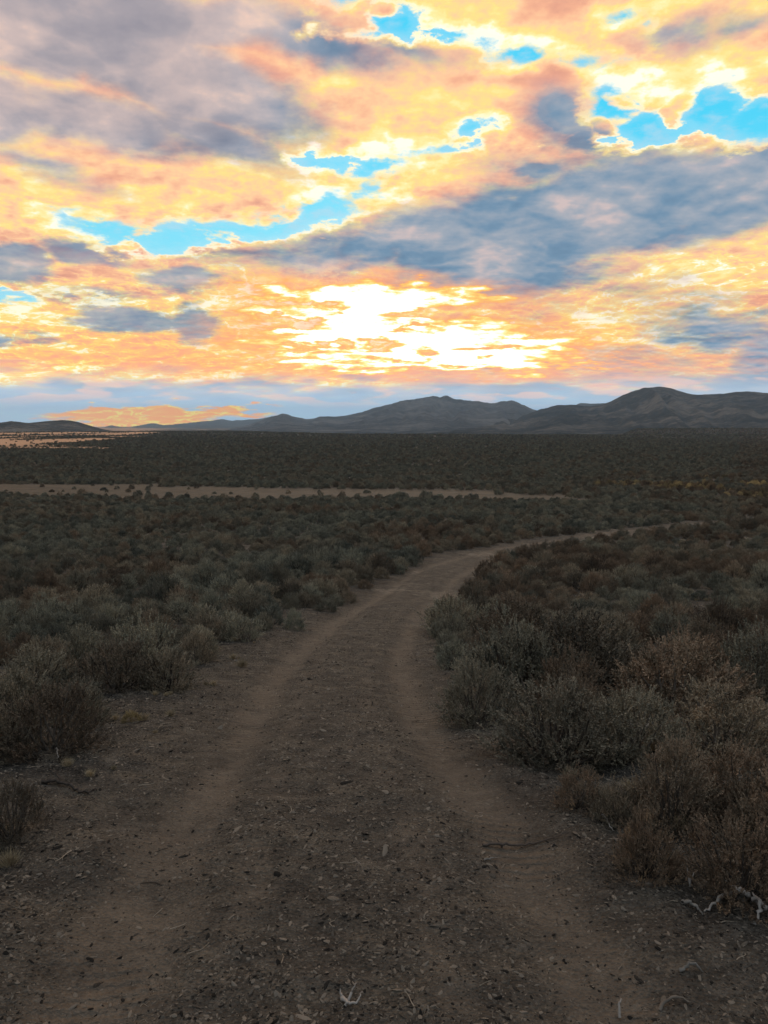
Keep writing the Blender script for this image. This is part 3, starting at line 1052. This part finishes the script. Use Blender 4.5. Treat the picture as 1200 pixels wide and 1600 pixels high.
# a few on the flat ground behind and beside the viewpoint
x = rs.uniform(-30, 30, 900)
y = rs.uniform(-25, 2.2, 900)
keep = (np.abs(x) > 3.6)
cand.append(np.stack([x[keep], y[keep], rs.uniform(0.6, 1.1, keep.sum())], -1))
cand = np.concatenate(cand)
hx = np.array([[b_['x'], b_['y'], b_['w']] for b_ in bushes])
dd = np.sqrt(((cand[:, None, :2] - hx[None, :, :2]) ** 2).sum(-1)) - 0.44 * (hx[None, :, 2] + cand[:, None, 2] * 0.8)
cand = cand[dd.min(1) > 0]
cx, cy, cw = cand.T
cz = z_ground(cx, cy)
cpx, crow = to_pix(cx, cy, cz)
tintn = 0.45 + 0.6 * fbm(cx / 5.0, cy / 7.0, 3, 111) + rs.normal(0, 0.16, len(cx))
tintn += np.where(cpx < np.interp(crow, L_ROWS, L_X) + 5, -0.10, 0.10)
tintn += 0.10 * sstep(np.hypot(cx, cy), 14, 5) - 0.10 * sstep(np.hypot(cx, cy), 20, 60)
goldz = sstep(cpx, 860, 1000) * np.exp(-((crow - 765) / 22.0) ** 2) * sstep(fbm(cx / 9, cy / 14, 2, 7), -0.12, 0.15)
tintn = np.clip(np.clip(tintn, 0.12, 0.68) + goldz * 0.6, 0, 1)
cv = rs.integers(0, 8, len(cx))
crot = rs.uniform(0, 6.28, len(cx))
chf = rs.uniform(0.8, 1.2, len(cx)) * (1 + 0.25 * goldz)
depth = CP * cy - SP * (cz - EYE)
visible = (cpx > -60) & (cpx < 1260) & (crow < 1700) & (cy > 2)
appar = np.where(visible, cw / np.maximum(depth, 0.5), 0)
order = np.argsort(-appar)
n_single = 300 - len(bushes) - 3
single = order[:n_single]
stuff_i = order[n_single:]
for i in single:
    px_, row_ = cpx[i], crow[i]
    lat_left = px_ < np.interp(row_, L_ROWS, L_X) + 5
    t_ = tintn[i]
    side_ = 'left of the track' if lat_left else 'right of the track'
    if row_ > 1180:
        lab = 'sagebrush in the nearest brush cut by the picture edge ' + side_
    elif row_ > 1050:
        lab = 'sagebrush of the near brush ' + side_ + ', behind the verge bushes'
    elif row_ > 960:
        lab = 'sagebrush of the middle slope ' + side_
    else:
        lab = 'sagebrush higher on the slope ' + side_ + ' below the bend'
    bushes.append(dict(x=cx[i], y=cy[i], w=cw[i], hf=chf[i], v=int(cv[i]), rot=crot[i], tint=float(t_), label=lab,
                       group=('sagebrush shrubs on the slope ' + side_), hero=False))

for b_ in bushes:
    fol, wood = VARIANTS[b_['v']]
    e = bpy.data.objects.new('sagebrush', None)
    e.empty_display_size = 0.3
    COL.objects.link(e)
    e.location = (b_['x'], b_['y'], zat(b_['x'], b_['y']) - 0.02 * b_['w'])
    e.rotation_euler = (0, 0, b_['rot'])
    e.scale = (b_['w'], b_['w'], b_['w'] * b_['hf'])
    e['label'] = b_['label']
    e['category'] = 'shrub'
    e['group'] = b_['group'] or 'sagebrush shrubs along the track'
    for nm_, me_ in (('foliage', fol), ('branches', wood)):
        c = bpy.data.objects.new(nm_, me_)
        COL.objects.link(c)
        c.parent = e
        c['tint'] = float(b_['tint'])

# ---------------------------------------------------------------- scatter through geometry nodes
def scatter_object(name, protos, pos, rot, scl, idx, tint, label, cat):
    me = bpy.data.meshes.new(name + '_points')
    me.vertices.add(len(pos))
    me.vertices.foreach_set('co', np.asarray(pos, np.float32).ravel())
    for k, typ, v in (('rot', 'FLOAT_VECTOR', rot), ('scl', 'FLOAT_VECTOR', scl)):
        a = me.attributes.new(k, typ, 'POINT')
        a.data.foreach_set('vector', np.asarray(v, np.float32).ravel())
    a = me.attributes.new('idx', 'INT', 'POINT')
    a.data.foreach_set('value', np.asarray(idx, np.int32))
    a = me.attributes.new('tint', 'FLOAT', 'POINT')
    a.data.foreach_set('value', np.asarray(tint, np.float32))
    o = bpy.data.objects.new(name, me)
    COL.objects.link(o)
    t = bpy.data.node_groups.new(name + '_scatter', 'GeometryNodeTree')
    t.interface.new_socket('Geometry', in_out='INPUT', socket_type='NodeSocketGeometry')
    t.interface.new_socket('Geometry', in_out='OUTPUT', socket_type='NodeSocketGeometry')
    gi, go = t.nodes.new('NodeGroupInput'), t.nodes.new('NodeGroupOutput')
    iop = t.nodes.new('GeometryNodeInstanceOnPoints')
    join = t.nodes.new('GeometryNodeGeometryToInstance')
    for p_ in reversed(protos):
        oi = t.nodes.new('GeometryNodeObjectInfo')
        oi.inputs['Object'].default_value = p_
        oi.inputs['As Instance'].default_value = False
        oi.transform_space = 'ORIGINAL'
        t.links.new(oi.outputs['Geometry'], join.inputs[0])
    t.links.new(gi.outputs[0], iop.inputs['Points'])
    t.links.new(join.outputs[0], iop.inputs['Instance'])
    iop.inputs['Pick Instance'].default_value = True

    def named(nm_, typ):
        nd = t.nodes.new('GeometryNodeInputNamedAttribute')
        nd.data_type = typ
        nd.inputs['Name'].default_value = nm_
        return nd.outputs['Attribute']
    t.links.new(named('idx', 'INT'), iop.inputs['Instance Index'])
    t.links.new(named('rot', 'FLOAT_VECTOR'), iop.inputs['Rotation'])
    t.links.new(named('scl', 'FLOAT_VECTOR'), iop.inputs['Scale'])
    t.links.new(iop.outputs[0], go.inputs[0])
    md = o.modifiers.new('scatter', 'NODES')
    md.node_group = t
    o['kind'] = 'stuff'
    o['label'] = label
    o['category'] = cat
    return o


def tagit(o, label, cat, group=None):
    o['label'] = label
    o['category'] = cat
    if group:
        o['group'] = group
    return o


proto_of = {}
for o in COL.objects:
    if o.name.startswith('foliage') and o.data in [v[0] for v in VARIANTS]:
        proto_of.setdefault(o.data.name, o)
protos = [proto_of[v[0].name] for v in VARIANTS]
s_ = stuff_i
zz_ = np.zeros(len(s_))
scatter_object('sagebrush_cover', protos, np.stack([cx[s_], cy[s_], cz[s_] - 0.03], -1), np.stack([zz_, zz_, crot[s_]], -1),
               np.stack([cw[s_], cw[s_], cw[s_] * chf[s_]], -1), cv[s_], tintn[s_],
               'grey green and brown sagebrush covering the whole plain', 'sagebrush')

# ---------------------------------------------------------------- stones
def stone_mesh(seed, flat):
    r_ = random.Random(seed)
    bm = bmesh.new()
    bmesh.ops.create_icosphere(bm, subdivisions=2, radius=0.5)
    ax = [Vector((r_.uniform(-1, 1), r_.uniform(-1, 1), r_.uniform(-1, 1))).normalized() for _ in range(7)]
    lim = [r_.uniform(0.30, 0.44) for _ in ax]
    for v in bm.verts:
        for a_, l_ in zip(ax, lim):                 # facets: clip against random planes
            d_ = v.co.dot(a_) - l_
            if d_ > 0:
                v.co -= a_ * d_
        v.co.z *= flat
        v.co.x *= 1.25
    me = bpy.data.meshes.new('stone')
    bm.to_mesh(me)
    bm.free()
    me.materials.append(M_STONE)
    return me


STONES = [stone_mesh(i, f_) for i, f_ in enumerate([0.5, 0.6, 0.4, 0.7, 0.35])]
stone_objs = []
for (px, row, wpx, k, lab) in [(432, 1362, 12, 0, 'pale pebble lying between the ruts in the middle distance'),
                               (770, 1352, 11, 1, 'pale broken pebble on the right rut near the thin stick'),
                               (562, 1412, 9, 2, 'flat grey pebble on the centre ridge of the track'),
                               (250, 1380, 10, 3, 'small pebble at the left side of the left rut'),
                               (470, 1563, 9, 4, 'whitish pebble left of the curled dead branch near the bottom')]:
    x, y = px2ground(px, row)
    o = bpy.data.objects.new('pebble', STONES[k])
    COL.objects.link(o)
    dpt = CP * y - SP * (zat(x, y) - EYE)
    s = wpx * dpt / F
    o.location = (x, y, zat(x, y) + 0.1 * s)
    o.scale = (s, s, s)
    o.rotation_euler = (0, 0, random.uniform(0, 6.28))
    tagit(o, lab, 'pebble', 'larger pebbles on the track')
    stone_objs.append(o)

rs = np.random.default_rng(77)
N = 230000
y = 1.6 + 17 * rs.random(N) ** 2.2
x = rs.uniform(-1, 1, N) * (1.0 + y * 0.66)
lat_ = road_lat(x, y)
al = np.abs(lat_ + 0.1 * fbm(x * 0.7, y * 0.7, 2, 41))
rutm = np.exp(-((al - 0.82) / 0.26) ** 2)
keep = rs.random(N) > rutm * 0.7
patch = vnoise(x / 0.7, y / 0.5, 15) + 0.5
keep &= rs.random(N) < 0.35 + 0.8 * patch
x, y, rutm = x[keep], y[keep], rutm[keep]
n = len(x)
sz = 0.0042 + 0.018 * rs.random(n) ** 5.0 + 0.0007 * y
big = rs.random(n) < 0.012
sz = np.where(big, sz * 2.0, sz)
z = z_ground(x, y) - sz * 0.06
sc = np.stack([sz * rs.uniform(0.8, 2.3, n), sz * rs.uniform(0.6, 1.2, n), sz * rs.uniform(0.4, 1.0, n)], -1)
rt = np.stack([rs.normal(0, 0.3, n), rs.normal(0, 0.3, n), rs.uniform(0, 6.28, n)], -1)
scatter_object('gravel', stone_objs, np.stack([x, y, z], -1), rt, sc, rs.integers(0, 5, n), rs.random(n),
               'small stones and soil crumbs strewn over the track and its verges', 'gravel')

# ---------------------------------------------------------------- dead wood
def world_path(pts, lift=0.01):
    out = []
    for p_ in pts:
        x_, y_ = px2ground(p_[0], p_[1])
        h_ = p_[2] if len(p_) > 2 else 0.0
        out.append((x_, y_, zat(x_, y_) + lift + h_))
    return np.array(out)


def smooth_path(P_, n=5):
    out = []
    for i in range(len(P_) - 1):
        p0, p1, p2, p3 = P_[max(i - 1, 0)], P_[i], P_[i + 1], P_[min(i + 2, len(P_) - 1)]
        for s in np.linspace(0, 1, n, endpoint=False):
            out.append(0.5 * ((2 * p1) + (p2 - p0) * s + (2 * p0 - 5 * p1 + 4 * p2 - p3) * s ** 2 + (3 * p1 - p0 - 3 * p2 + p3) * s ** 3))
    out.append(P_[-1])
    return np.array(out)


def dead_branch(name, stems, r0, mat, label, cat, group='dead wood lying on the ground'):
    base = world_path(stems[0])[0]
    ts = []
    for k, st in enumerate(stems):
        P_ = smooth_path(world_path(st)) - base
        nP = len(P_)
        P_ = P_ + rs.normal(size=P_.shape) * r0 * 0.35
        rr = r0 * (0.8 if k else 1.0) * (1 - 0.75 * np.linspace(0, 1, nP) ** 1.3) * rs.uniform(0.85, 1.15, nP)
        ts.append(tube(P_, rr, 7))
    v, f = join_tubes(ts)
    o = bpy.data.objects.new(name, mesh_from(name, v, f, mat, smooth=True))
    COL.objects.link(o)
    o.location = base
    tagit(o, label, cat, group)
    return o


dead_branch('dead_branch', [[(533, 1551), (540, 1562, .01), (549, 1569, .015), (561, 1566, .02), (565, 1556, .03)], [(541, 1563), (549, 1556, .03), (556, 1547, .05)], [(534, 1552), (531, 1545, .02)]],
            0.0085, M_DEAD, 'short pale hooked piece of dead branch at the bottom centre', 'branch')
dead_branch('dead_branch', [[(1205, 1428), (1180, 1415, .05), (1150, 1408, .07), (1120, 1410, .03), (1100, 1415)], [(1170, 1412, .06), (1184, 1422, .06), (1186, 1434, .03), (1178, 1444)], [(1150, 1408, .07), (1135, 1400, .1)]],
            0.017, M_DEAD, 'long bleached dead branch arching under the reddish bush on the lower right', 'branch')
dead_branch('dead_branch', [[(1066, 1405), (1080, 1409, .02), (1092, 1416, .01), (1098, 1422)]], 0.011, M_DEAD, 'short curved grey stick left of the long bleached branch', 'stick')
dead_branch('dead_branch', [[(1080, 1381), (1077, 1374, .02), (1073, 1366, .05)], [(1078, 1378, .01), (1082, 1368, .04)]], 0.008, M_DEAD, 'pale split stump of a twig between the round bush and the reddish bush', 'stick')
dead_branch('dead_branch', [[(938, 1268), (944, 1277, .02), (952, 1285, .01), (958, 1291)]], 0.0075, M_DEAD, 'pale curved stick below the two small bushes on the right verge', 'stick')
dead_branch('dead_branch', [[(757, 1334), (768, 1331, .01), (777, 1325)]], 0.0075, M_DEAD, 'short pale stick just below the long dark twig right of the track', 'stick')
dead_branch('dead_branch', [[(755, 1308), (785, 1308, .02), (815, 1305, .01), (850, 1302), (885, 1300, .02)], [(785, 1308), (776, 1302, .03)]], 0.009, M_DARKWOOD, 'long thin dark twig lying across the right verge', 'twig')
dead_branch('dead_branch', [[(64, 1220), (88, 1222, .03), (110, 1228, .01), (128, 1234), (152, 1230)], [(95, 1224, .02), (88, 1214, .05)]], 0.014, M_DARKWOOD, 'dark charred branch on the ground above the lone bush on the left', 'branch')
dead_branch('dead_branch', [[(1065, 1512), (1082, 1508, .02), (1100, 1512)]], 0.009, M_DEAD, 'pale flat stick below the long bleached branch on the lower right', 'stick')
dead_branch('dead_branch', [[(969, 1570), (968, 1560, .03), (971, 1553, .04)]], 0.007, M_DEAD, 'tiny upright pale twig near the bottom right of the track', 'twig')
dead_branch('dead_branch', [[(1030, 1562), (1050, 1556, .02), (1080, 1560)]], 0.009, M_WOOD, 'brown stick near the bottom edge at the lower right', 'stick')
dead_branch('dead_branch', [[(985, 1140), (1000, 1150, .06), (1018, 1142, .1), (1035, 1148, .08)]], 0.012, M_DEAD, 'pale bare limb showing in the dark hollow among the right bushes', 'branch')
dead_branch('dead_branch', [[(88, 1170), (90, 1180, .01), (91, 1190)]], 0.008, M_DEAD, 'short pale stick beneath the rusty bush on the left verge', 'stick')


def twig_proto(seed, mat, label, px, row):
    r_ = np.random.default_rng(seed)
    P_ = np.array([[-0.5, 0, 0.02], [-0.2, r_.normal() * 0.07, 0.05], [0.15, r_.normal() * 0.09, 0.03], [0.5, r_.normal() * 0.1, 0.02]])
    ts = [tube(smooth_path(P_, 3), np.linspace(0.035, 0.012, 10), 4)]
    if seed % 2:
        Q_ = np.array([[0.0, P_[1][1] * 0.5, 0.04], [0.15, 0.12, 0.08], [0.3, 0.25, 0.06]])
        ts.append(tube(Q_, [0.02, 0.014, 0.008], 4))
    v, f = join_tubes(ts)
    x_, y_ = px2ground(px, row)
    o = bpy.data.objects.new('twig', mesh_from('twig', v, f, mat))
    COL.objects.link(o)
    o.location = (x_, y_, zat(x_, y_) + 0.003)
    o.scale = (0.09, 0.09, 0.09)
    o.rotation_euler = (0, 0, seed)
    return tagit(o, label, 'twig', 'small loose twigs')


tp = [twig_proto(1, M_TWIG, 'small forked twig on the left verge below the lone bush', 110, 1370),
      twig_proto(2, M_TWIG, 'small straight twig right of the hooked branch piece near the bottom', 640, 1560),
      twig_proto(3, M_TWIG, 'small forked twig in the right rut below the long dark twig', 830, 1440),
      twig_proto(4, M_TWIG, 'small straight twig on the centre ridge beside the left rut', 470, 1300)]
N = 6500
y = 1.3 + 22 * rs.random(N) ** 1.7
x = rs.uniform(-1, 1, N) * (1.0 + y * 0.66)
al = np.abs(road_lat(x, y))
keep = rs.random(N) < np.where(al > 1.2, 0.9, np.where(al < 0.5, 0.28, 0.07))
x, y = x[keep], y[keep]
n = len(x)
ln = 0.025 + 0.10 * rs.random(n) ** 2.5 + 0.0015 * y
scatter_object('twig_litter', tp, np.stack([x, y, z_ground(x, y) + 0.002], -1), np.stack([rs.normal(0, 0.12, n), rs.normal(0, 0.12, n), rs.uniform(0, 6.28, n)], -1),
               np.stack([ln, ln, ln], -1), rs.integers(0, 4, n), rs.random(n), 'broken twigs and dry leaf litter on the ground', 'litter')


# small tufts
def tuft_mesh(seed, n, L, spread, mat, w=0.006):
    r_ = np.random.default_rng(seed)
    base = np.stack([r_.normal(size=n) * 0.05, r_.normal(size=n) * 0.05, np.zeros(n)], -1)
    d = unit(np.stack([r_.normal(size=n) * spread, r_.normal(size=n) * spread, np.ones(n)], -1))
    v, f = blades(base, d, L * r_.uniform(0.5, 1.0, n), np.full(n, w), r_)
    return mesh_from('tuft', v, f, mat, fattr=r_.random(n))


TUFT = tuft_mesh(3, 240, 0.34, 0.5, M_STRAW, 0.008)
for (px, row, wpx, lab, nm_, me_, tn) in [(378, 1040, 20, 'single small straw coloured grass tuft at the left edge of the track', 'grass_tuft', TUFT, .5)]:
    x, y = px2ground(px, row)
    o = bpy.data.objects.new(nm_, me_)
    COL.objects.link(o)
    dpt = CP * y - SP * (zat(x, y) - EYE)
    s = wpx * dpt / F / 0.42
    o.location = (x, y, zat(x, y))
    o.scale = (s, s, s)
    tagit(o, lab, 'grass tuft')
x, y = px2ground(205, 1130)
o = bpy.data.objects.new('seedling', VARIANTS[3][0])
COL.objects.link(o)
o.location = (x, y, zat(x, y) - 0.01)
o.scale = (0.17, 0.17, 0.17)
o['tint'] = 1.0
tagit(o, 'tiny orange seedling shrub on bare soil right of the rusty bush on the left', 'seedling')
# dry grass bristles
N = 2600
y = 2.0 + 26 * rs.random(N) ** 1.5
x = rs.uniform(-1, 1, N) * (1.0 + y * 0.66)
al = np.abs(road_lat(x, y))
keep = (al > 1.5) & (rs.random(N) < 0.16 + 0.5 * (vnoise(x / 2, y / 2, 19) > 0.12))
x, y = x[keep], y[keep]
n = len(x)
sz = rs.uniform(0.10, 0.34, n)
scatter_object('dry_grass', [bpy.data.objects['grass_tuft']], np.stack([x, y, z_ground(x, y)], -1), np.stack([np.zeros(n), np.zeros(n), rs.uniform(0, 6.28, n)], -1),
               np.stack([sz, sz, sz], -1), np.zeros(n, int), rs.random(n), 'thin dry grass between the sagebrush and on the verges', 'grass')
